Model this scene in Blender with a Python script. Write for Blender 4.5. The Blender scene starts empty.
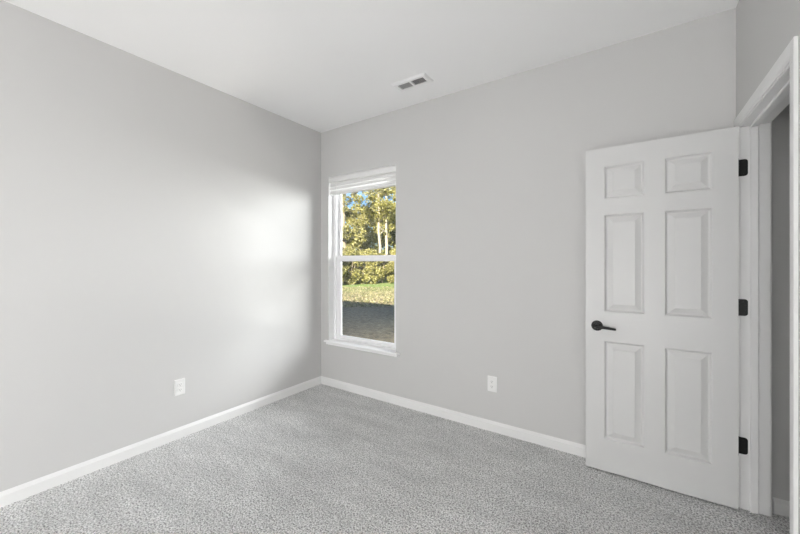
import bpy, bmesh, math, random
import numpy as np
from mathutils import Vector, Matrix

random.seed(7)
rng = np.random.default_rng(11)
scene = bpy.context.scene
COL = scene.collection
PI = math.pi

# ------------------------------------------------------------------ camera
CAM = Vector((2.82, -2.634, 1.32))
YAW = math.atan2(0.5598, 0.8287)            # looking left of +Y
cam_d = bpy.data.cameras.new('camera')
cam_d.sensor_width = 36.0
cam_d.lens = 344.5 / 800.0 * 36.0
cam_d.shift_y = -(267 - 263) / 800.0
cam_d.clip_start = 0.02
cam_d.clip_end = 400
cam = bpy.data.objects.new('camera', cam_d)
cam.location = CAM
cam.rotation_euler = (PI / 2, 0, YAW)
COL.objects.link(cam)
scene.camera = cam

# ------------------------------------------------------------------ view, world, lights
scene.view_settings.view_transform = 'Standard'
scene.view_settings.look = 'None'
scene.view_settings.exposure = 0.05
scene.view_settings.gamma = 1.0
scene.view_settings.use_curve_mapping = False
scene.cycles.max_bounces = 14
scene.cycles.diffuse_bounces = 9
scene.cycles.transparent_max_bounces = 16
scene.cycles.caustics_reflective = False
scene.cycles.caustics_refractive = False
scene.cycles.use_denoising = True

SUN_DIR = Vector((-0.30, 1.0, -0.40)).normalized()      # low sun from behind the house
world = bpy.data.worlds.new('sky')
scene.world = world
world.use_nodes = True
wn = world.node_tree
wn.nodes.clear()
sky = wn.nodes.new('ShaderNodeTexSky')
sky.sky_type = 'NISHITA'
sky.sun_disc = False
sky.sun_elevation = math.asin(-SUN_DIR.z)
sky.sun_rotation = math.atan2(-SUN_DIR.x, -SUN_DIR.y)
sky.air_density = 1.0
sky.dust_density = 0.4
bg = wn.nodes.new('ShaderNodeBackground')
bg.inputs['Strength'].default_value = 0.18
wo = wn.nodes.new('ShaderNodeOutputWorld')
sky.ozone_density = 3.0
tint = wn.nodes.new('ShaderNodeMix')
tint.data_type = 'RGBA'
tint.blend_type = 'MULTIPLY'
tint.inputs[0].default_value = 1.0
tint.inputs[7].default_value = (0.80, 0.89, 1.02, 1)
wn.links.new(sky.outputs[0], tint.inputs[6])
wn.links.new(tint.outputs[2], bg.inputs[0])
wn.links.new(bg.outputs[0], wo.inputs[0])


def aim(o, d):
    o.rotation_euler = Vector(d).to_track_quat('-Z', 'Y').to_euler()


def light(name, kind, loc, energy, color=(1, 1, 1), d=(0, 0, -1), **kw):
    l = bpy.data.lights.new(name, kind)
    l.energy = energy
    l.color = color
    for k, v in kw.items():
        setattr(l, k, v)
    o = bpy.data.objects.new(name, l)
    o.location = loc
    aim(o, d)
    COL.objects.link(o)
    return o


light('sun', 'SUN', (0, -20, 15), 17.0, (1.0, 0.93, 0.80), SUN_DIR, angle=math.radians(0.6))
# unseen area lamps added to stand in for daylight from yard, sky and ground
light('yard_daylight_fill', 'AREA', (4.2, 4.2, 2.7), 800.0, (1.0, 0.995, 0.995), (-0.75, -1.0, -0.3),
      shape='RECTANGLE', size=6.0, size_y=2.8)
light('sky_daylight_fill', 'AREA', (1.7, 2.6, 2.2), 185.0, (0.985, 0.995, 1.0), (-0.5, -1.0, -0.5),
      shape='RECTANGLE', size=3.0, size_y=1.3)
light('ground_daylight_fill', 'AREA', (3.2, 3.3, -0.45), 185.0, (1.0, 0.98, 0.95), (-0.25, -1.0, 0.45),
      shape='RECTANGLE', size=5.5, size_y=0.5)
# added fill light, unseen behind the camera
light('fill_light', 'POINT', (2.7, -4.4, 0.8), 138.0, (1.0, 0.995, 0.995), shadow_soft_size=0.35)

# ------------------------------------------------------------------ materials


def new_mat(name):
    m = bpy.data.materials.new(name)
    m.use_nodes = True
    nt = m.node_tree
    return m, nt, nt.nodes['Principled BSDF']


def mat(name, color, rough=0.5, metallic=0.0, bump=None, var=0.0, var_scale=3.0, spec=0.5):
    """Painted / moulded surface: base colour with a light procedural variation and a fine bump."""
    m, nt, b = new_mat(name)
    b.inputs['Roughness'].default_value = rough
    b.inputs['Metallic'].default_value = metallic
    b.inputs['Specular IOR Level'].default_value = spec
    tc = nt.nodes.new('ShaderNodeTexCoord')
    n = nt.nodes.new('ShaderNodeTexNoise')
    n.inputs['Scale'].default_value = var_scale
    n.inputs['Detail'].default_value = 3
    nt.links.new(tc.outputs['Object'], n.inputs['Vector'])
    r = nt.nodes.new('ShaderNodeValToRGB')
    lo = [c * (1 - var) for c in color] + [1]
    hi = [min(1, c * (1 + var)) for c in color] + [1]
    r.color_ramp.elements[0].color = lo
    r.color_ramp.elements[1].color = hi
    nt.links.new(n.outputs['Fac'], r.inputs['Fac'])
    nt.links.new(r.outputs['Color'], b.inputs['Base Color'])
    if bump:
        sc, st, dist = bump
        n2 = nt.nodes.new('ShaderNodeTexNoise')
        n2.inputs['Scale'].default_value = sc
        n2.inputs['Detail'].default_value = 2
        nt.links.new(tc.outputs['Object'], n2.inputs['Vector'])
        bp = nt.nodes.new('ShaderNodeBump')
        bp.inputs['Strength'].default_value = st
        bp.inputs['Distance'].default_value = dist
        nt.links.new(n2.outputs['Fac'], bp.inputs['Height'])
        nt.links.new(bp.outputs['Normal'], b.inputs['Normal'])
    return m


M = {}
M['wall'] = mat('wall_paint', (0.580, 0.577, 0.570), 0.75, bump=(160, 0.12, 0.002), var=0.006, var_scale=1.2, spec=0.25)
M['ceiling'] = mat('ceiling_paint', (0.88, 0.88, 0.88), 0.9, bump=(120, 0.15, 0.002), var=0.005, spec=0.15)
M['trim'] = mat('white_trim_paint', (0.77, 0.77, 0.765), 0.38, var=0.006, spec=0.4)
M['sill'] = mat('bright_white_paint', (0.88, 0.88, 0.88), 0.35, var=0.004)
M['door'] = mat('white_door_paint', (0.635, 0.635, 0.63), 0.42, bump=(90, 0.05, 0.001), var=0.006, spec=0.4)
M['vinyl'] = mat('white_vinyl', (0.88, 0.88, 0.89), 0.35, var=0.005)
M['blind'] = mat('white_faux_wood', (0.80, 0.80, 0.795), 0.45, var=0.01)
M['plastic'] = mat('white_plastic', (0.80, 0.80, 0.79), 0.3, var=0.004)
M['slot'] = mat('dark_slot', (0.03, 0.03, 0.03), 0.6)
M['black'] = mat('black_metal', (0.012, 0.012, 0.012), 0.38, metallic=0.4, var=0.1)
M['nickel'] = mat('bright_metal', (0.6, 0.59, 0.57), 0.4, metallic=1.0)
M['vent_metal'] = mat('white_enamel', (0.82, 0.82, 0.82), 0.4)
M['louver'] = mat('shaded_enamel', (0.42, 0.42, 0.42), 0.5)  # louvers greyed below the frame's white: slot shade put into the colour
M['duct'] = mat('duct_shade', (0.07, 0.07, 0.07), 0.6)  # near-black: darkness of the unlit duct put into the colour
M['siding'] = mat('pale_siding', (0.55, 0.55, 0.52), 0.7, bump=(8, 0.2, 0.01))
M['roof'] = mat('roof_shingles', (0.12, 0.11, 0.10), 0.9, bump=(12, 0.4, 0.02), var=0.2, var_scale=6)
M['bark_pale'] = mat('pale_bark', (0.34, 0.30, 0.235), 0.9, bump=(14, 0.6, 0.03), var=0.25, var_scale=5)
M['bark'] = mat('brown_bark', (0.30, 0.24, 0.17), 0.9, bump=(10, 0.6, 0.03), var=0.3, var_scale=5)


def carpet_mat():
    m, nt, b = new_mat('grey_carpet')
    b.inputs['Roughness'].default_value = 0.95
    b.inputs['Specular IOR Level'].default_value = 0.05
    b.inputs['Sheen Weight'].default_value = 0.25
    b.inputs['Sheen Roughness'].default_value = 0.5
    tc = nt.nodes.new('ShaderNodeTexCoord')
    N = lambda t: nt.nodes.new(t)
    L = nt.links.new
    v = N('ShaderNodeTexVoronoi'); v.inputs['Scale'].default_value = 125; v.feature = 'F1'
    n1 = N('ShaderNodeTexNoise'); n1.inputs['Scale'].default_value = 125; n1.inputs['Detail'].default_value = 2.5; n1.inputs['Roughness'].default_value = 0.6
    L(tc.outputs['Object'], n1.inputs['Vector'])
    L(tc.outputs['Object'], v.inputs['Vector'])
    # speckled yarn; the shade in the pits between tufts is put into the colour
    r1 = N('ShaderNodeValToRGB')
    r1.color_ramp.elements[0].position = 0.34; r1.color_ramp.elements[0].color = (0.22, 0.219, 0.217, 1)
    r1.color_ramp.elements[1].position = 0.59; r1.color_ramp.elements[1].color = (0.97, 0.968, 0.962, 1)
    L(n1.outputs['Fac'], r1.inputs['Fac'])
    # nap laid this way and that: broad soft streaks
    mp = N('ShaderNodeMapping'); mp.inputs['Rotation'].default_value = (0, 0, 0.6); mp.inputs['Scale'].default_value = (1.0, 3.0, 1.0)
    L(tc.outputs['Object'], mp.inputs['Vector'])
    n2 = N('ShaderNodeTexNoise'); n2.inputs['Scale'].default_value = 2.2; n2.inputs['Detail'].default_value = 4
    L(mp.outputs['Vector'], n2.inputs['Vector'])
    r2 = N('ShaderNodeValToRGB')
    r2.color_ramp.elements[0].position = 0.3; r2.color_ramp.elements[0].color = (0.86, 0.86, 0.86, 1)
    r2.color_ramp.elements[1].position = 0.7; r2.color_ramp.elements[1].color = (1.08, 1.08, 1.08, 1)
    L(n2.outputs['Fac'], r2.inputs['Fac'])
    mx = N('ShaderNodeMix'); mx.data_type = 'RGBA'; mx.blend_type = 'MULTIPLY'; mx.inputs[0].default_value = 1.0
    L(r1.outputs['Color'], mx.inputs[6]); L(r2.outputs['Color'], mx.inputs[7])
    L(mx.outputs[2], b.inputs['Base Color'])
    add = N('ShaderNodeMath'); add.operation = 'SUBTRACT'
    L(n1.outputs['Fac'], add.inputs[0]); L(v.outputs['Distance'], add.inputs[1])
    bp = N('ShaderNodeBump'); bp.inputs['Strength'].default_value = 1.0; bp.inputs['Distance'].default_value = 0.008
    L(add.outputs[0], bp.inputs['Height']); L(bp.outputs['Normal'], b.inputs['Normal'])
    return m


M['carpet'] = carpet_mat()


def glass_mat():
    m = bpy.data.materials.new('window_glass'); m.use_nodes = True
    nt = m.node_tree; nt.nodes.clear()
    o = nt.nodes.new('ShaderNodeOutputMaterial')
    t = nt.nodes.new('ShaderNodeBsdfTransparent'); t.inputs[0].default_value = (0.97, 0.98, 0.975, 1)
    g = nt.nodes.new('ShaderNodeBsdfGlossy'); g.inputs['Roughness'].default_value = 0.02
    f = nt.nodes.new('ShaderNodeFresnel'); f.inputs[0].default_value = 1.35
    mx = nt.nodes.new('ShaderNodeMixShader')
    nt.links.new(f.outputs[0], mx.inputs[0]); nt.links.new(t.outputs[0], mx.inputs[1]); nt.links.new(g.outputs[0], mx.inputs[2])
    nt.links.new(mx.outputs[0], o.inputs[0])
    return m


M['glass'] = glass_mat()


def leaf_mat(name, cols, transl=0.35):
    m = bpy.data.materials.new(name); m.use_nodes = True
    nt = m.node_tree; nt.nodes.clear()
    o = nt.nodes.new('ShaderNodeOutputMaterial')
    geo = nt.nodes.new('ShaderNodeNewGeometry')
    r = nt.nodes.new('ShaderNodeValToRGB')
    el = r.color_ramp.elements
    while len(el) < len(cols):
        el.new(0.5)
    for i, c in enumerate(cols):
        el[i].position = i / (len(cols) - 1); el[i].color = (*c, 1)
    nt.links.new(geo.outputs['Random Per Island'], r.inputs['Fac'])
    d = nt.nodes.new('ShaderNodeBsdfDiffuse'); t = nt.nodes.new('ShaderNodeBsdfTranslucent')
    nt.links.new(r.outputs['Color'], d.inputs['Color']); nt.links.new(r.outputs['Color'], t.inputs['Color'])
    mx = nt.nodes.new('ShaderNodeMixShader'); mx.inputs[0].default_value = transl
    nt.links.new(d.outputs[0], mx.inputs[1]); nt.links.new(t.outputs[0], mx.inputs[2])
    nt.links.new(mx.outputs[0], o.inputs[0])
    return m


M['leaf_yellow'] = leaf_mat('yellow_green_leaves', [(0.13, 0.135, 0.035), (0.30, 0.285, 0.09), (0.46, 0.42, 0.16), (0.66, 0.60, 0.30)])
M['leaf_green'] = leaf_mat('dark_green_leaves', [(0.05, 0.065, 0.02), (0.14, 0.15, 0.05), (0.27, 0.26, 0.09), (0.50, 0.46, 0.20)])
M['leaf_olive'] = leaf_mat('olive_leaves', [(0.08, 0.085, 0.025), (0.22, 0.21, 0.065), (0.36, 0.335, 0.12), (0.58, 0.52, 0.25)])
M['grass'] = leaf_mat('grass_blades', [(0.14, 0.145, 0.07), (0.26, 0.26, 0.12), (0.40, 0.36, 0.20), (0.55, 0.48, 0.32)])


def lawn_mat():
    m, nt, b = new_mat('thin_new_lawn')
    N = lambda t: nt.nodes.new(t)
    L = nt.links.new
    b.inputs['Roughness'].default_value = 0.95
    b.inputs['Specular IOR Level'].default_value = 0.1
    tc = N('ShaderNodeTexCoord')
    sx = N('ShaderNodeSeparateXYZ'); L(tc.outputs['Object'], sx.inputs[0])
    n = N('ShaderNodeTexNoise'); n.inputs['Scale'].default_value = 0.5; n.inputs['Detail'].default_value = 5
    L(tc.outputs['Object'], n.inputs['Vector'])
    nf = N('ShaderNodeTexNoise'); nf.inputs['Scale'].default_value = 9; nf.inputs['Detail'].default_value = 5
    L(tc.outputs['Object'], nf.inputs['Vector'])
    # straw and bare earth near the house, denser grass farther out
    mr = N('ShaderNodeMapRange'); mr.inputs[1].default_value = 9.5; mr.inputs[2].default_value = 18.0
    L(sx.outputs['Y'], mr.inputs[0])
    a = N('ShaderNodeMath'); a.operation = 'MULTIPLY_ADD'; a.inputs[1].default_value = 1.2; L(n.outputs['Fac'], a.inputs[0])
    s = N('ShaderNodeMath'); s.operation = 'SUBTRACT'; L(mr.outputs[0], s.inputs[0]); s.inputs[1].default_value = 0.6
    L(s.outputs[0], a.inputs[2])
    r1 = N('ShaderNodeValToRGB')
    e = r1.color_ramp.elements
    e[0].position = 0.0; e[0].color = (0.39, 0.31, 0.20, 1)
    e[1].position = 1.0; e[1].color = (0.29, 0.38, 0.125, 1)
    k = e.new(0.35); k.color = (0.47, 0.39, 0.25, 1)
    L(a.outputs[0], r1.inputs['Fac'])
    r2 = N('ShaderNodeValToRGB')
    r2.color_ramp.elements[0].position = 0.3; r2.color_ramp.elements[0].color = (0.55, 0.55, 0.55, 1)
    r2.color_ramp.elements[1].position = 0.7; r2.color_ramp.elements[1].color = (1.25, 1.25, 1.2, 1)
    L(nf.outputs['Fac'], r2.inputs['Fac'])
    mx = N('ShaderNodeMix'); mx.data_type = 'RGBA'; mx.blend_type = 'MULTIPLY'; mx.inputs[0].default_value = 1.0
    L(r1.outputs['Color'], mx.inputs[6]); L(r2.outputs['Color'], mx.inputs[7])
    L(mx.outputs[2], b.inputs['Base Color'])
    bp = N('ShaderNodeBump'); bp.inputs['Strength'].default_value = 0.7; bp.inputs['Distance'].default_value = 0.06
    L(nf.outputs['Fac'], bp.inputs['Height']); L(bp.outputs['Normal'], b.inputs['Normal'])
    return m


M['lawn'] = lawn_mat()

# ------------------------------------------------------------------ mesh helpers


class MB:
    """Collects shapes in world coordinates; build() links them as ONE mesh object."""

    def __init__(self):
        self.v = []
        self.f = []

    def add(self, vs, fs):
        o = len(self.v)
        self.v += [tuple(p) for p in vs]
        self.f += [tuple(i + o for i in f) for f in fs]
        return self

    def box(self, x0, y0, z0, x1, y1, z1):
        vs = [(x0, y0, z0), (x1, y0, z0), (x1, y1, z0), (x0, y1, z0), (x0, y0, z1), (x1, y0, z1), (x1, y1, z1), (x0, y1, z1)]
        return self.add(vs, [(0, 3, 2, 1), (4, 5, 6, 7), (0, 1, 5, 4), (1, 2, 6, 5), (2, 3, 7, 6), (3, 0, 4, 7)])

    def prism(self, prof, fn, s0, s1):
        """Extrude the closed 2-D profile between s0 and s1; fn(u, v, s) gives the point."""
        n = len(prof)
        vs = [fn(u, v, s0) for u, v in prof] + [fn(u, v, s1) for u, v in prof]
        fs = [(i, (i + 1) % n, (i + 1) % n + n, i + n) for i in range(n)]
        fs += [tuple(range(n - 1, -1, -1)), tuple(range(n, 2 * n))]
        return self.add(vs, fs)

    def tube(self, pts, rad, n=10):
        pts = [Vector(p) for p in pts]
        vs = []
        fs = []
        for i, p in enumerate(pts):
            d = (pts[min(i + 1, len(pts) - 1)] - pts[max(i - 1, 0)]).normalized()
            a = d.cross(Vector((0, 0, 1)) if abs(d.z) < 0.9 else Vector((0, 1, 0))).normalized()
            b = d.cross(a)
            r = rad[i] if isinstance(rad, (list, tuple)) else rad
            for k in range(n):
                t = 2 * PI * k / n
                vs.append(p + a * (r * math.cos(t)) + b * (r * math.sin(t)))
        for i in range(len(pts) - 1):
            for k in range(n):
                fs.append((i * n + k, i * n + (k + 1) % n, (i + 1) * n + (k + 1) % n, (i + 1) * n + k))
        fs.append(tuple(range(n - 1, -1, -1)))
        fs.append(tuple(range((len(pts) - 1) * n, len(pts) * n)))
        return self.add(vs, fs)

    def lathe(self, c, axis, prof, n=32):
        """Solid of revolution: prof is a list of (radius, distance along axis)."""
        c = Vector(c)
        ax = Vector(axis).normalized()
        a = ax.cross(Vector((0, 0, 1)) if abs(ax.z) < 0.9 else Vector((1, 0, 0))).normalized()
        b = ax.cross(a)
        vs, fs = [], []
        for r, h in prof:
            for k in range(n):
                t = 2 * PI * k / n
                vs.append(c + ax * h + a * (r * math.cos(t)) + b * (r * math.sin(t)))
        m = len(prof)
        for i in range(m - 1):
            for k in range(n):
                fs.append((i * n + k, i * n + (k + 1) % n, (i + 1) * n + (k + 1) % n, (i + 1) * n + k))
        fs.append(tuple(range(n - 1, -1, -1)))
        fs.append(tuple(range((m - 1) * n, m * n)))
        return self.add(vs, fs)

    def build(self, name, material, parent=None, origin=None, bevel=0.0, smooth=False, fix=True):
        if parent is not None:
            org = Vector(abs_loc(parent))
        else:
            org = Vector(origin) if origin else Vector((0, 0, 0))
        me = bpy.data.meshes.new(name)
        me.from_pydata([tuple(Vector(p) - org) for p in self.v], [], self.f)
        if fix:
            bm = bmesh.new()
            bm.from_mesh(me)
            bmesh.ops.recalc_face_normals(bm, faces=bm.faces)
            bm.to_mesh(me)
            bm.free()
        if smooth:
            me.shade_smooth()
        me.materials.append(material)
        o = bpy.data.objects.new(name, me)
        COL.objects.link(o)
        if parent is not None:
            o.parent = parent
        else:
            o.location = org
        if bevel:
            md = o.modifiers.new('bevel', 'BEVEL')
            md.width = bevel
            md.segments = 2
            md.limit_method = 'ANGLE'
            md.angle_limit = math.radians(40)
        return o


def abs_loc(o):
    p = Vector((0, 0, 0))
    while o is not None:
        p += o.location
        o = o.parent
    return p


def tag(o, label=None, cat=None, group=None, kind=None):
    if label: o['label'] = label
    if cat: o['category'] = cat
    if group: o['group'] = group
    if kind: o['kind'] = kind
    return o


def empty(name, loc):
    o = bpy.data.objects.new(name, None)
    o.location = loc
    o.empty_display_size = 0.1
    COL.objects.link(o)
    return o


def at(px, D, z=0.0):
    """Point seen in image column px at depth D."""
    X = (px - 400) / 344.5 * D
    c, s = math.cos(YAW), math.sin(YAW)
    return Vector((CAM.x + c * X - s * D, CAM.y + s * X + c * D, z))


# ------------------------------------------------------------------ room shell
RX = 3.296            # right wall
RY = -4.9            # wall behind the camera
H = 2.74
WT = 0.18             # outer wall thickness
IT = 0.115            # inner wall thickness
WX0, WX1, WZ0, WZ1 = 0.115, 0.996, 0.473, 2.24     # window opening
DJ0, DJ1 = -0.088, -0.806                          # door opening between jambs
DZ = 2.045
HALLX = 4.45
HALLY = -0.03
GZ = -0.6             # ground outside

# carpet floor, running on through the doorway into the hall
f = MB().box(-WT, RY - WT, -0.15, HALLX + 0.1, WT * 0.5, 0.009).build('floor', M['carpet'])
tag(f, 'speckled grey carpet covering the whole floor', 'floor', kind='structure')
c = MB().box(-WT, RY - WT, H, HALLX + 0.1, WT, H + 0.15).build('ceiling', M['ceiling'])
tag(c, 'smooth white ceiling above the empty room', 'ceiling', kind='structure')

w = MB().box(-WT, RY, 0, 0, WT, H).build('wall_left', M['wall'])
tag(w, 'plain light grey wall on the left with one outlet', 'wall', kind='structure')

w = MB()
w.box(0, 0, 0, WX0, WT, H).box(WX1, 0, 0, RX + IT + 1.2, WT, H)
w.box(WX0, 0, 0, WX1, WT, WZ0).box(WX0, 0, WZ1, WX1, WT, H)
w = w.build('wall_back', M['wall'])
tag(w, 'light grey far wall holding the window', 'wall', kind='structure')

JT = 0.018            # jamb board thickness
w = MB()
w.box(RX, DJ0 + JT, 0, RX + IT, 0, H)
w.box(RX, DJ1 - JT, DZ + JT, RX + IT, DJ0 + JT, H)
w.box(RX, RY, 0, RX + IT, DJ1 - JT, H)
w = w.build('wall_right', M['wall'])
tag(w, 'grey wall at right around the open doorway', 'wall', kind='structure')

w = MB().box(-WT, RY - WT, 0, HALLX + 0.1, RY, H).build('wall_rear', M['wall'])
tag(w, 'grey wall behind the viewer', 'wall', kind='structure')

w = MB().box(RX + IT, HALLY, 0, HALLX, 0.0, H).build('wall_hall', M['wall'])
tag(w, 'dim grey hall wall seen through the doorway', 'wall', kind='structure')
w = MB().box(HALLX, RY, 0, HALLX + 0.1, 0.0, H).build('wall_hall_end', M['wall'])
tag(w, 'far side wall of the hall beyond the doorway', 'wall', kind='structure')

# baseboards: square board with an eased top
BB = [(0, 0), (0.015, 0), (0.015, 0.068), (0.0135, 0.0705), (0.005, 0.0825), (0.0025, 0.0865), (0, 0.0875)]
b = MB().prism(BB, lambda u, v, s: (u, s, v), RY, 0).build('baseboard_left', M['trim'])
tag(b, 'white baseboard along the left wall', 'baseboard', kind='structure')
b = MB().prism(BB, lambda u, v, s: (s, -u, v), 0.0, RX).build('baseboard_back', M['trim'])
tag(b, 'white baseboard under the window, running behind the door', 'baseboard', kind='structure')
b = MB().prism(BB, lambda u, v, s: (RX - u, s, v), RY, DJ1 - 0.068).build('baseboard_right', M['trim'])
tag(b, 'white baseboard along the right wall near the viewer', 'baseboard', kind='structure')
b = MB().prism(BB, lambda u, v, s: (s, HALLY - u, v), RX + IT + 0.02, HALLX).build('baseboard_hall', M['trim'])
tag(b, 'white baseboard of the dim hall seen through the doorway', 'baseboard', kind='structure')

# ------------------------------------------------------------------ doorway: jambs, stops, casing
j = MB()
j.box(RX, DJ0, 0, RX + IT, DJ0 + JT, DZ)
j.box(RX, DJ1 - JT, 0, RX + IT, DJ1, DZ)
j.box(RX, DJ1 - JT, DZ, RX + IT, DJ0 + JT, DZ + JT)
fr = j.build('trim_1', M['trim'], bevel=0.0015)
tag(fr, 'white door jamb lining the open doorway at right', 'door frame', kind='structure')
# stop moulding, rounded on its door side
ST = [(0.0, 0), (0.0, 0.007), (0.004, 0.011), (0.029, 0.011), (0.032, 0.009), (0.032, 0)]
SX = RX + 0.037
s = MB()
s.prism(ST, lambda u, v, t: (SX + u, DJ0 - v, t), 0, DZ)
s.prism(ST, lambda u, v, t: (SX + u, DJ1 + v, t), 0, DZ)
s.prism(ST, lambda u, v, t: (SX + u, t, DZ - v), DJ1, DJ0)
s.build('door_stop', M['trim'], parent=fr)

CP = [(0, 0), (0, 0.0065), (0.0025, 0.0085), (0.007, 0.0085), (0.0085, 0.0065), (0.011, 0.0068), (0.0145, 0.0105),
      (0.019, 0.0118), (0.036, 0.0135), (0.050, 0.0165), (0.055, 0.0165), (0.0585, 0.0145), (0.0585, 0)]


CP = [(a_, b_ * 0.72) for a_, b_ in CP]


def casing(name, xw, sgn, rev=0.006):
    """Mitred casing around the doorway on the wall plane xw, standing off by sgn."""
    a0, a1, zt = DJ0 + rev, DJ1 - rev, DZ + rev
    n = len(CP)
    vs, fs = [], []
    for st in range(4):
        for wv, t in CP:
            x = xw + sgn * t
            if st == 0: p = (x, a0 + wv, 0)
            elif st == 1: p = (x, a0 + wv, zt + wv)
            elif st == 2: p = (x, a1 - wv, zt + wv)
            else: p = (x, a1 - wv, 0)
            vs.append(p)
    for st in range(3):
        for i in range(n):
            fs.append((st * n + i, st * n + (i + 1) % n, (st + 1) * n + (i + 1) % n, (st + 1) * n + i))
    fs.append(tuple(range(n)))
    fs.append(tuple(range(3 * n, 4 * n)))
    return MB().add(vs, fs).build(name, M['trim'])


tag(casing('trim_2', RX, -1), 'white moulded casing around the doorway on the room side', 'door casing', kind='structure')
cs = casing('trim_3', RX + IT, 1)
tag(cs, 'white casing on the hall side of the doorway', 'door casing', kind='structure')

# ------------------------------------------------------------------ six-panel door, standing open along the far wall
DX0, DX1 = 2.570, 3.282
DYF, DYB = -0.130, -0.095
DZ0, DZ1 = 0.019, 2.040
door = empty('door_1', ((DX0 + DX1) / 2, (DYF + DYB) / 2, 0))
tag(door, 'white six-panel door standing open against the far wall', 'door', kind='structure')

COLS = [(DX0 + 0.103, DX0 + 0.308), (DX0 + 0.404, DX0 + 0.609)]
ROWS = [(0.222, 0.831), (1.016, 1.620), (1.721, 1.925)]
RINGS = [(0.0, 0.0), (0.0015, 0.0012), (0.010, 0.0128), (0.013, 0.0135), (0.017, 0.0132), (0.045, 0.0020), (0.046, 0.0012)]


def door_face(mb, y, sgn):
    xs = [DX0, COLS[0][0], COLS[0][1], COLS[1][0], COLS[1][1], DX1]
    zs = [DZ0, ROWS[0][0], ROWS[0][1], ROWS[1][0], ROWS[1][1], ROWS[2][0], ROWS[2][1], DZ1]
    for i in range(5):
        for k in range(7):
            x0, x1, z0, z1 = xs[i], xs[i + 1], zs[k], zs[k + 1]
            if i in (1, 3) and k in (1, 3, 5):
                vs, fs = [], []
                for ins, dep in RINGS:
                    yy = y + sgn * dep
                    vs += [(x0 + ins, yy, z0 + ins), (x1 - ins, yy, z0 + ins), (x1 - ins, yy, z1 - ins), (x0 + ins, yy, z1 - ins)]
                for r in range(len(RINGS) - 1):
                    for q in range(4):
                        fs.append((r * 4 + q, r * 4 + (q + 1) % 4, (r + 1) * 4 + (q + 1) % 4, (r + 1) * 4 + q))
                b0 = (len(RINGS) - 1) * 4
                fs.append((b0, b0 + 1, b0 + 2, b0 + 3))
                mb.add(vs, fs)
            else:
                mb.add([(x0, y, z0), (x1, y, z0), (x1, y, z1), (x0, y, z1)], [(0, 1, 2, 3)])


d = MB()
door_face(d, DYF, 1)
door_face(d, DYB, -1)
d.add([(DX0, DYF, DZ0), (DX1, DYF, DZ0), (DX1, DYB, DZ0), (DX0, DYB, DZ0), (DX0, DYF, DZ1), (DX1, DYF, DZ1), (DX1, DYB, DZ1), (DX0, DYB, DZ1)],
      [(0, 1, 2, 3), (4, 5, 6, 7), (0, 3, 7, 4), (1, 2, 6, 5)])
slab = d.build('door_panel', M['door'], parent=door)
bm = bmesh.new(); bm.from_mesh(slab.data)
bmesh.ops.remove_doubles(bm, verts=bm.verts, dist=1e-5)
bmesh.ops.recalc_face_normals(bm, faces=bm.faces)
bm.to_mesh(slab.data); bm.free()

# lever handles, one on each face
HX, HZ = DX0 + 0.0635, 0.925


def lever(y, sgn):
    h = empty('door_handle', (HX - door.location.x, y - door.location.y, HZ))
    h.parent = door
    h['label'] = 'black lever handle on a round rose'
    r = MB().lathe((HX, y, HZ), (0, sgn, 0), [(0.0315, 0), (0.0325, 0.002), (0.0325, 0.006), (0.030, 0.0095), (0.019, 0.0115), (0.0125, 0.014), (0.0115, 0.040), (0.0115, 0.050)])
    r.build('rose', M['black'], parent=h, smooth=False, bevel=0.0008)
    yy = y + sgn * 0.046
    l = MB().tube([(HX - 0.012, yy, HZ), (HX, yy, HZ), (HX + 0.02, yy, HZ - 0.001), (HX + 0.055, yy + sgn * 0.003, HZ - 0.004), (HX + 0.092, yy + sgn * 0.001, HZ - 0.008), (HX + 0.102, yy - sgn * 0.002, HZ - 0.009)],
                  [0.009, 0.0115, 0.0105, 0.0085, 0.0075, 0.0065], 14)
    l.build('lever', M['black'], parent=h, smooth=True)


lever(DYF, -1)
# the far face's handle lies in the gap between door and wall
h2 = empty('door_handle', (HX - door.location.x, DYB - door.location.y, HZ)); h2.parent = door
MB().lathe((HX, DYB, HZ), (0, 1, 0), [(0.0315, 0), (0.0325, 0.002), (0.0325, 0.006), (0.030, 0.0095), (0.019, 0.0115), (0.0115, 0.014), (0.0115, 0.050)]).build('rose', M['black'], parent=h2)
MB().tube([(HX, DYB + 0.046, HZ), (HX + 0.06, DYB + 0.048, HZ), (HX + 0.11, DYB + 0.046, HZ)], [0.0115, 0.0085, 0.0065], 14).build('lever', M['black'], parent=h2, smooth=True)
lt = MB().box(DX0 - 0.0015, DYF + 0.005, HZ - 0.028, DX0, DYB - 0.005, HZ + 0.028)
lt.box(DX0 - 0.007, DYF + 0.011, HZ - 0.008, DX0 - 0.0015, DYB - 0.011, HZ + 0.010)
lo = lt.build('latch_plate', M['nickel'], parent=door, bevel=0.001)
lo['label'] = 'bright metal latch'

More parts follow.
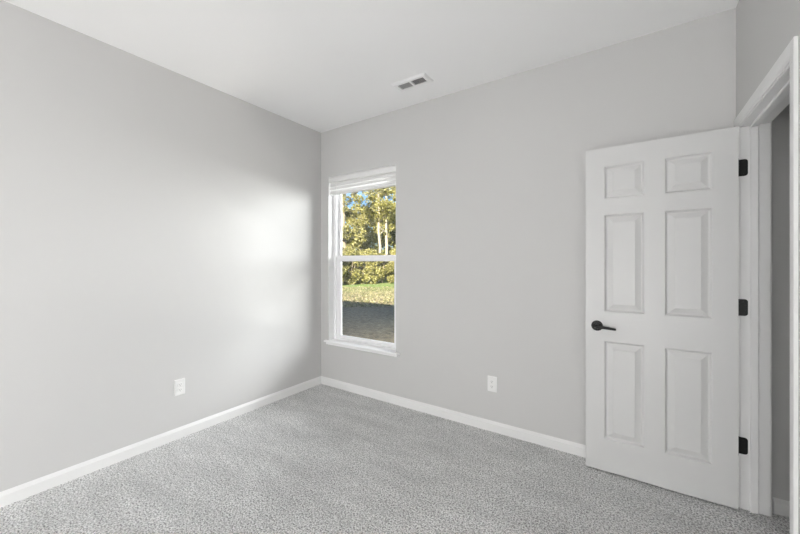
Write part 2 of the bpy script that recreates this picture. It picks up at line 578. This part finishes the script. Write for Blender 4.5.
# hinges: a leaf let into the jamb, a knuckle and a leaf on the door's edge
for hz in (1.828, 1.083, 0.346):
    z0, z1 = hz - 0.0445, hz + 0.0445
    R = 0.013
    x0, x1 = RX - 0.004, RX + 0.030
    prof = [(x0, z0)]
    for k in range(7):
        t = -PI / 2 + k * PI / 12
        prof.append((x1 - R + R * math.cos(t), z0 + R + R * math.sin(t)))
    for k in range(7):
        t = k * PI / 12
        prof.append((x1 - R + R * math.cos(t), z1 - R + R * math.sin(t)))
    prof.append((x0, z1))
    hg = MB().prism(prof, lambda u, v, s: (u, s, v), DJ0 - 0.0022, DJ0 + 0.0005).build('hinge', M['black'], parent=door)
    hg['label'] = 'black hinge leaf on the jamb'
    MB().tube([(RX - 0.0085, DJ0 + 0.000, z0), (RX - 0.0085, DJ0 + 0.000, z1)], 0.0058, 12).build('knuckle', M['black'], parent=hg)
    sc_ = MB()
    for (sx_, sz_) in ((0.010, -0.03), (0.010, 0.03), (0.020, -0.012), (0.020, 0.012)):
        sc_.lathe((RX + sx_, DJ0 - 0.0022, hz + sz_), (0, -1, 0), [(0.0036, 0), (0.0034, 0.0006), (0.0015, 0.0008)], 12)
    sc_.build('screws', M['black'], parent=hg)
    MB().box(DX1, DYF + 0.006, z0, DX1 + 0.002, DYB, z1).build('door_leaf', M['black'], parent=hg)

# ------------------------------------------------------------------ window: frame, two sashes, stool
WZS = 0.493           # top of the stool
win = empty('window_1', ((WX0 + WX1) / 2, 0.11, WZS))
tag(win, 'white single-hung window looking out on lawn and trees', 'window', kind='structure')
FY0, FY1 = 0.078, 0.170
FW = 0.034


def rect_frame(mb, x0, x1, z0, z1, y0, y1, wl, wr, wb, wt):
    mb.box(x0, y0, z0, x0 + wl, y1, z1).box(x1 - wr, y0, z0, x1, y1, z1)
    mb.box(x0 + wl, y0, z0, x1 - wr, y1, z0 + wb).box(x0 + wl, y0, z1 - wt, x1 - wr, y1, z1)


mf = MB(); rect_frame(mf, WX0, WX1, WZS - 0.018, WZ1, FY0, FY1, FW, FW, 0.034, 0.034)
mf.build('window_frame', M['vinyl'], parent=win, bevel=0.003)
ln = MB().box(WX0, 0.001, WZS, WX0 + 0.003, FY0, WZ1 - 0.003).box(WX1 - 0.003, 0.001, WZS, WX1, FY0, WZ1 - 0.003).box(WX0, 0.001, WZ1 - 0.003, WX1, FY0, WZ1)
ln.build('window_jamb', M['sill'], parent=win)
MR0, MR1 = 1.344, 1.398
SX0, SX1 = WX0 + FW, WX1 - FW
SW = 0.049
lo = MB(); rect_frame(lo, SX0, SX1, WZS + 0.014, MR1, 0.092, 0.122, SW, SW, 0.027, MR1 - MR0)
sl = lo.build('lower_sash', M['vinyl'], parent=win, bevel=0.004)
# glazing bead
gb = MB(); rect_frame(gb, SX0 + SW - 0.001, SX1 - SW + 0.001, WZS + 0.040, MR0 + 0.001, 0.098, 0.116, 0.007, 0.007, 0.007, 0.007)
gb.build('glazing_bead', M['vinyl'], parent=sl, bevel=0.002)
MB().box(SX0 + SW + 0.004, 0.105, WZS + 0.044, SX1 - SW - 0.004, 0.109, MR0 - 0.004).build('pane', M['glass'], parent=sl)
up = MB(); rect_frame(up, SX0, SX1, MR0 + 0.004, WZ1 - 0.034, 0.128, 0.150, 0.024, 0.024, 0.045, 0.045)
su = up.build('upper_sash', M['vinyl'], parent=win, bevel=0.004)
MB().box(SX0 + 0.020, 0.133, MR0 + 0.045, SX1 - 0.020, 0.137, WZ1 - 0.075).build('pane', M['glass'], parent=su)

SP = [(FY0, WZS), (-0.030, WZS), (-0.036, WZS - 0.003), (-0.0385, WZS - 0.009), (-0.036, WZS - 0.016), (-0.030, WZS - 0.019), (FY0, WZS - 0.019)]
# stool: the board between the reveals with horns in front of the wall
s = MB()
hx0, hx1 = 0.080, 1.036
prof = [(-0.0005, WZS)] + SP[1:6] + [(-0.0005, WZS - 0.019)]
s.prism(prof, lambda u, v, t: (t, u, v), hx0, hx1)
s.box(WX0, -0.0005, WZS - 0.019, WX1, FY0, WZS)
st = s.build('trim_4', M['sill'], bevel=0.001)
tag(st, 'white window stool ledge projecting below the window', 'window sill', kind='structure')
AP = [(0, WZS - 0.019), (-0.020, WZS - 0.019), (-0.020, WZS - 0.036), (-0.017, WZS - 0.041), (-0.011, WZS - 0.044), (0, WZS - 0.044)]
MB().prism(AP, lambda u, v, t: (t, u, v), 0.098, 1.022).build('apron', M['sill'], parent=st)

# ------------------------------------------------------------------ raised blind at the head of the window
bl = empty('window_blind', ((WX0 + WX1) / 2, 0.03, 2.05))
tag(bl, 'white horizontal slat blind drawn up at the top of the window', 'blind')
bx0, bx1 = WX0 + 0.006, WX1 - 0.004
VP = [(0.012, 2.231), (0.000, 2.231), (-0.002, 2.226), (0.003, 2.222), (0.003, 2.194), (0.000, 2.188), (0.000, 2.180), (0.006, 2.177), (0.012, 2.177)]
MB().prism(VP, lambda u, v, t: (t, u, v), bx0, bx1).build('valance', M['blind'], parent=bl)
MB().box(bx0 + 0.003, 0.014, 2.190, bx1 - 0.003, 0.066, 2.233).build('headrail', M['blind'], parent=bl)
for zc, tilt in ((2.158, 66), (2.121, 64), (2.087, 60)):
    t_ = math.radians(tilt + rng.uniform(-2, 2))
    dr = Vector((math.cos(t_), math.sin(t_)))          # across the slat, from its lower front edge to its upper back edge
    nr_ = Vector((-dr.y, dr.x))
    pr = []
    for k in range(9):
        u = -0.0245 + k * 0.049 / 8
        q = dr * u + nr_ * (0.0035 * (1 - (u / 0.0245) ** 2) + 0.0014)
        pr.append((q.x, q.y))
    for k in range(8, -1, -1):
        u = -0.0245 + k * 0.049 / 8
        q = dr * u + nr_ * (0.0035 * (1 - (u / 0.0245) ** 2) - 0.0014)
        pr.append((q.x, q.y))
    yc = 0.020
    MB().prism(pr, lambda u, v, t: (t, yc + u, zc + v), bx0 + rng.uniform(0.0, 0.003), bx1 - rng.uniform(0.0, 0.003)).build('slat', M['blind'], parent=bl)
MB().box(bx0, 0.006, 2.050, bx1, 0.056, 2.066).build('bottom_rail', M['blind'], parent=bl, bevel=0.004)
for x in (0.225, 0.555, 0.885):
    MB().tube([(x, 0.005, 2.18), (x, 0.003, 2.12), (x, 0.004, 2.055)], 0.0016, 6).build('ladder_cord', M['blind'], parent=bl)

# ------------------------------------------------------------------ duplex outlets


def outlet(base, nrm, label):
    """base: centre on the wall; nrm: wall normal."""
    n = Vector(nrm)
    u = Vector((0, 0, 1)).cross(n).normalized()
    B = Vector(base)
    P = lambda a, b, c_: B + u * a + Vector((0, 0, b)) + n * c_
    o = empty('wall_outlet', B)
    tag(o, label, 'outlet', group='wall outlets')

    def rbox(mb, a0, a1, b0, b1, c0, c1, r=0.004, sl=0.0):
        ring = []
        for cx, cy, t0 in ((a1 - r, b0 + r, -PI / 2), (a1 - r, b1 - r, 0), (a0 + r, b1 - r, PI / 2), (a0 + r, b0 + r, PI)):
            for k in range(5):
                t = t0 + k * PI / 8
                ring.append((cx + r * math.cos(t), cy + r * math.sin(t)))
        m = len(ring)
        cx, cy = (a0 + a1) / 2, (b0 + b1) / 2
        hw, hh = (a1 - a0) / 2, (b1 - b0) / 2
        vs = [P(a, b, c0) for a, b in ring] + [P(a, b, c0 + (c1 - c0) * 0.55) for a, b in ring]
        vs += [P(cx + (a - cx) * (1 - sl / hw), cy + (b - cy) * (1 - sl / hh), c1) for a, b in ring]
        fs = []
        for s_ in range(2):
            for i in range(m):
                fs.append((s_ * m + i, s_ * m + (i + 1) % m, (s_ + 1) * m + (i + 1) % m, (s_ + 1) * m + i))
        fs += [tuple(range(m)), tuple(range(2 * m, 3 * m))]
        mb.add(vs, fs)

    pl = MB(); rbox(pl, -0.037, 0.037, -0.0595, 0.0595, 0, 0.0075, 0.004, 0.005)
    pl.build('cover_plate', M['plastic'], parent=o)
    for zc in (0.0195, -0.0195):
        r = MB(); rbox(r, -0.0170, 0.0170, zc - 0.0140, zc + 0.0140, 0.006, 0.0100, 0.010, 0.001)
        ro = r.build('receptacle', M['plastic'], parent=o)
        sl_ = MB()
        for a, hh in ((-0.0065, 0.0046), (0.0065, 0.0038)):
            vs = []
            for c_ in (0.0080, 0.0103):
                vs += [P(a - 0.0011, zc + 0.003 - hh, c_), P(a + 0.0011, zc + 0.003 - hh, c_), P(a + 0.0011, zc + 0.003 + hh, c_), P(a - 0.0011, zc + 0.003 + hh, c_)]
            sl_.add(vs, [(0, 3, 2, 1), (4, 5, 6, 7), (0, 1, 5, 4), (1, 2, 6, 5), (2, 3, 7, 6), (3, 0, 4, 7)])
        sl_.lathe(P(0, zc - 0.0075, 0.0080), n, [(0.0026, 0), (0.0026, 0.0023)], 12)
        so = sl_.build('slots', M['slot'], parent=ro)
        so['label'] = 'dark plug slots'
    MB().lathe(P(0, 0, 0.007), n, [(0.0032, 0), (0.0032, 0.0012), (0.002, 0.0018)], 12).build('screw', M['plastic'], parent=o)
    return o


outlet((0, -1.417, 0.389), (1, 0, 0), 'white duplex outlet low on the left wall')
outlet((1.911, 0, 0.376), (0, -1, 0), 'white duplex outlet low on the far wall between window and door')

# ------------------------------------------------------------------ ceiling register
vx0, vx1, vy0, vy1 = 1.233, 1.536, -0.405, -0.266
ve = empty('ceiling_vent', ((vx0 + vx1) / 2, (vy0 + vy1) / 2, H))
tag(ve, 'white rectangular air register set in the ceiling', 'vent')
ix0, ix1, iy0, iy1 = vx0 + 0.036, vx1 - 0.036, vy0 + 0.032, vy1 - 0.030
im = (ix0 + ix1) / 2


def vent_frame():
    vs, fs = [], []
    rings = [(vx0, vx1, vy0, vy1, H), (vx0 + 0.001, vx1 - 0.001, vy0 + 0.001, vy1 - 0.001, H - 0.004), (vx0 + 0.012, vx1 - 0.012, vy0 + 0.012, vy1 - 0.012, H - 0.012),
             (ix0, ix1, iy0, iy1, H - 0.012), (ix0, ix1, iy0, iy1, H - 0.0005)]
    for x0, x1, y0, y1, z in rings:
        vs += [(x0, y0, z), (x1, y0, z), (x1, y1, z), (x0, y1, z)]
    for r in range(len(rings) - 1):
        for q in range(4):
            fs.append((r * 4 + q, r * 4 + (q + 1) % 4, (r + 1) * 4 + (q + 1) % 4, (r + 1) * 4 + q))
    return MB().add(vs, fs)


vf = vent_frame()
vf.box(im - 0.009, iy0, H - 0.012, im + 0.009, iy1, H - 0.001)
vf.build('frame', M['vent_metal'], parent=ve)
bk = MB().box(ix0, iy0, H - 0.0012, ix1, iy1, H - 0.0002).build('duct_opening', M['duct'], parent=ve)  # dark sheet painted as the shade inside the duct
for side, (a, b_) in enumerate(((ix0 + 0.002, im - 0.010), (im + 0.010, ix1 - 0.002))):
    n = 10
    for i in range(n):
        x = a + (b_ - a) * (i + 0.5) / n
        tl = 0.0022 if side == 0 else 0.0006
        m = MB().add([(x - tl, iy0, H - 0.0080), (x + tl, iy0, H - 0.0018), (x + tl + 0.0008, iy0, H - 0.0018), (x - tl + 0.0008, iy0, H - 0.0080),
                      (x - tl, iy1, H - 0.0080), (x + tl, iy1, H - 0.0018), (x + tl + 0.0008, iy1, H - 0.0018), (x - tl + 0.0008, iy1, H - 0.0080)],
                     [(0, 1, 2, 3), (4, 7, 6, 5), (0, 4, 5, 1), (1, 5, 6, 2), (2, 6, 7, 3), (3, 7, 4, 0)])
        m.build('louver', M['louver'], parent=ve)
lv = MB().box(vx0 + 0.014, iy0 + 0.035, H - 0.019, vx0 + 0.020, iy0 + 0.043, H - 0.011)
lv.build('damper_lever', M['vent_metal'], parent=ve)

# ------------------------------------------------------------------ outside: the house's own walls and roof, lawn, trees
g = MB()
NX, NY = 60, 50
for j_ in range(NY + 1):
    for i_ in range(NX + 1):
        x = -70 + 120 * i_ / NX
        y = -20 + 100 * j_ / NY
        h = 0.05 * math.sin(x * 0.31 + 1) * math.sin(y * 0.23) if y > 5 else 0
        g.v.append((x, y, GZ + h - (0.0)))
for j_ in range(NY):
    for i_ in range(NX):
        a = j_ * (NX + 1) + i_
        g.f.append((a, a + 1, a + NX + 2, a + NX + 1))
gr = g.build('ground', M['lawn'], smooth=True)
tag(gr, 'lawn of thin green and straw-coloured grass outside', 'lawn', kind='structure')

hs = MB()
hs.box(-14, -9.6, GZ, 14, -9.4, 2.9)
hs.box(-14, -9.4, GZ, -13.8, WT, 2.9).box(13.8, -9.4, GZ, 14, WT, 2.9)
hs.box(-13.8, 0.0, GZ, -WT, WT, 2.9).box(RX + IT + 1.2, 0.0, GZ, 13.8, WT, 2.9)
hs.box(-WT, 0.0, GZ, RX + IT + 1.2, WT, -0.15)
ho = hs.build('wall_outer', M['siding'])
tag(ho, 'outer walls of the house around the room', 'house wall', kind='structure')
RYC = -4.4
rf = MB().prism([(WT + 0.35, 2.92), (RYC, 5.05), (-9.95, 2.92), (-9.95, 3.1), (RYC, 5.25), (WT + 0.35, 3.1)], lambda u, v, t: (t, u, v), -14.5, 14.5)
ro = rf.build('roof', M['roof'])
tag(ro, 'pitched shingle roof of the house above the room', 'roof', kind='structure')


def leaf_mesh(name, pts, nrm, size, material, parent, flat=0.5):
    """One mesh of separate bent leaves at pts."""
    n = len(pts)
    d = rng.normal(size=(n, 3)); d /= np.linalg.norm(d, axis=1)[:, None]
    nn = nrm * flat + d * (1 - flat); nn /= np.linalg.norm(nn, axis=1)[:, None]
    t = rng.normal(size=(n, 3)); t -= nn * (t * nn).sum(1)[:, None]; t /= np.linalg.norm(t, axis=1)[:, None]
    b = np.cross(nn, t)
    s = size * rng.uniform(0.6, 1.35, n)[:, None]
    V = np.empty((n, 6, 3))
    V[:, 0] = pts - t * s * 0.62
    V[:, 1] = pts - t * s * 0.05 + b * s * 0.30 + nn * s * 0.10
    V[:, 2] = pts + t * s * 0.62
    V[:, 3] = pts - t * s * 0.05 - b * s * 0.30 + nn * s * 0.10
    V[:, 4] = pts - t * s * 0.05
    V[:, 5] = pts + t * s * 0.2
    org = np.array(abs_loc(parent))
    V -= org
    idx = np.arange(n)[:, None] * 6
    F = np.concatenate([idx + np.array([0, 4, 1]), idx + np.array([4, 5, 1]), idx + np.array([5, 2, 1]), idx + np.array([0, 3, 4]), idx + np.array([4, 3, 5]), idx + np.array([5, 3, 2])], 0)
    me = bpy.data.meshes.new(name)
    me.from_pydata(V.reshape(-1, 3).tolist(), [], F.tolist())
    me.materials.append(material)
    o = bpy.data.objects.new(name, me)
    COL.objects.link(o)
    o.parent = parent
    return o


def clump_points(centres, radii, n):
    k = rng.integers(0, len(centres), n)
    d = rng.normal(size=(n, 3)); d /= np.linalg.norm(d, axis=1)[:, None]
    r = radii[k] * rng.uniform(0.45, 1.0, n) ** 0.6
    p = centres[k] + d * r[:, None] * np.array([1, 1, 0.8])
    return p, d


def tree(name, base, height, spread, crown0, leaf, bark, n, lsize, label, trunks=1, group=None, nclump=34, lean_k=1.0, rk=0.018, gap=0.5):
    root = empty(name, base)
    tag(root, label, 'tree', group=group)
    B = Vector(base)
    tips = []
    tr = MB()
    for q in range(trunks):
        lean = Vector((rng.uniform(-0.12, 0.12), rng.uniform(-0.12, 0.12), 0)) * lean_k
        off = Vector((math.cos(YAW), math.sin(YAW), 0)) * (gap * q - gap / 2 * (trunks - 1))
        r0 = height * rk
        pts, rad = [], []
        for i in range(9):
            t = i / 8
            pts.append(B + off + Vector((0, 0, -0.2 + t * height * 0.92)) + lean * t * height * 0.5 + Vector((rng.normal() * 0.08, rng.normal() * 0.08, 0)) * (1 if i else 0))
            rad.append(r0 * (1 - 0.85 * t) + 0.015)
        tr.tube(pts, rad, 9)
        for k in range(11):
            t = rng.uniform(crown0 * 0.8, 0.95)
            i = min(int(t * 8), 7)
            p0 = pts[i].lerp(pts[i + 1], t * 8 - i)
            a = rng.uniform(0, 2 * PI)
            ln = spread * rng.uniform(0.5, 1.0) * (1.15 - 0.75 * t)
            up = rng.uniform(0.35, 0.9)
            p1 = p0 + Vector((math.cos(a), math.sin(a), up)) * ln * 0.5
            p2 = p1 + Vector((math.cos(a + rng.normal() * 0.4), math.sin(a + rng.normal() * 0.4), up * 1.2)) * ln * 0.5
            rr = r0 * (1 - 0.8 * t) * 0.6 + 0.012
            tr.tube([p0, p1, p2], [rr, rr * 0.7, rr * 0.35], 6)
            tips += [p1, p2, p2]
    tr.build('trunk', bark, parent=root, smooth=True)
    cs_, rs_ = [], []
    for k in range(nclump):
        if k < len(tips):
            p = np.array(tips[k])
        else:
            t = rng.uniform(crown0, 1.0)
            a = rng.uniform(0, 2 * PI)
            rr = spread * math.sqrt(rng.uniform(0, 1)) * (1.0 - 0.7 * max(0, (t - 0.45) / 0.55) ** 1.3)
            p = np.array((B.x + rr * math.cos(a), B.y + rr * math.sin(a), B.z + t * height))
        cs_.append(p)
        rs_.append(spread * rng.uniform(0.18, 0.36))
    pts, nr = clump_points(np.array(cs_), np.array(rs_), n)
    leaf_mesh('foliage', pts, nr, lsize, leaf, root)
    return root


def shrub(base, height, width, leaf, n, lsize, label, group):
    root = empty('shrub', base)
    tag(root, label, 'shrub', group=group)
    B = np.array(base)
    st_ = MB()
    for k in range(6):
        a = rng.uniform(0, 2 * PI)
        st_.tube([Vector(base) + Vector((0, 0, -0.1)), Vector(base) + Vector((math.cos(a) * width * 0.2, math.sin(a) * width * 0.2, height * 0.4)),
                  Vector(base) + Vector((math.cos(a) * width * 0.38, math.sin(a) * width * 0.38, height * 0.8))], [0.05, 0.035, 0.012], 6)
    st_.build('stems', M['bark'], parent=root)
    m = 22
    cs_ = np.stack([B[0] + rng.normal(0, width * 0.26, m), B[1] + rng.normal(0, width * 0.22, m), B[2] + rng.uniform(0.04, 0.85, m) * height], 1)
    rs_ = rng.uniform(0.2, 0.34, m) * min(width, height)
    pts, nr = clump_points(cs_, rs_, n)
    pts[:, 2] = np.maximum(pts[:, 2], B[2] + 0.03)
    leaf_mesh('foliage', pts, nr, lsize, leaf, root)
    return root


T = lambda px, D: tuple(at(px, D, GZ))
# the tree line, left to right
tree('tree', T(343.5, 35), 16.0, 1.9, 0.10, M['leaf_olive'], M['bark'], 18000, 0.20, 'bushy tree at the left edge of the window view', nclump=90, lean_k=0.2)
tree('tree', T(383, 38.5), 17.0, 2.7, 0.40, M['leaf_yellow'], M['bark_pale'], 10000, 0.19, 'tall yellow-green tree with two pale trunks in the upper window', trunks=2, nclump=56, lean_k=0.25, rk=0.0115, gap=0.85)
tree('tree', T(403, 48), 17.5, 2.2, 0.06, M['leaf_yellow'], M['bark'], 20000, 0.21, 'dense tree at the right edge of the window view', nclump=110, lean_k=0.3)
tree('tree', T(360, 44), 9.0, 2.6, 0.06, M['leaf_yellow'], M['bark'], 22000, 0.21, 'lower bushy tree below the gap of blue sky', nclump=110, lean_k=0.2)
tree('tree', T(380, 54), 14.0, 3.0, 0.06, M['leaf_olive'], M['bark'], 20000, 0.22, 'dense tree behind the two pale trunks', nclump=100, lean_k=0.2)
tree('tree', T(396, 42), 6.4, 1.5, 0.05, M['leaf_green'], M['bark'], 12000, 0.19, 'low dark green tree close behind the two pale trunks', nclump=80, lean_k=0.2)
for px, D, h, sp in [(313, 42, 13, 2.4), (268, 40, 14, 2.4), (434, 54, 15, 2.6), (468, 46, 13, 2.6), (508, 48, 14, 2.6), (554, 46, 13, 2.6), (604, 45, 14, 2.6)]:
    tree('tree', T(px, D), h, sp, 0.10, M['leaf_olive'], M['bark'], 12000, 0.30, 'tree of the wood edge outside, beyond the window frame', group='trees beyond the window frame', nclump=80)
sh = [(334, 30.5, 3.2, 'leaf_green', 'dark green shrub at the left end of the hedge line'),
      (350, 31.5, 3.3, 'leaf_olive', 'olive shrub second from the left in the hedge line'),
      (366, 32.5, 3.3, 'leaf_yellow', 'yellow-green shrub left of the two pale trunks in the hedge line'),
      (382, 33.5, 3.4, 'leaf_olive', 'olive shrub in front of the two pale trunks'),
      (398, 34.5, 3.5, 'leaf_yellow', 'yellow-green shrub at the right end of the hedge line')]
for px, D, h, lf, lb in sh:
    shrub(T(px, D), h, 2.1, M[lf], 9000, 0.16, lb, 'shrubs along the wood edge')
for px, D in ((310, 29.5), (282, 29.0), (423, 37.5), (447, 39), (474, 40), (502, 40), (530, 40), (558, 40)):
    shrub(T(px, D), 3.0, 1.5, M['leaf_olive'], 3000, 0.22, 'shrub of the wood edge outside, beyond the window frame', 'shrubs beyond the window frame')

# tufts of grass over the visible strip of lawn
n = 5000
Dd = 15 + 12.5 * rng.uniform(0, 1, n) ** 1.1
pxs = rng.uniform(315, 425, n)
P_ = np.array([at(a, b, GZ) for a, b in zip(pxs, Dd)])
P_[:, 2] += 0.03
gt = empty('grass_tufts', (0, 0, GZ))
tag(gt, 'short blades of grass scattered over the lawn', 'grass', kind='stuff')
up_ = np.tile(np.array([0.0, 0.3, 0.6]), (n, 1))
bl_ = leaf_mesh('blades', P_, up_, 0.10, M['grass'], gt, flat=0.15)
bl_['kind'] = 'stuff'
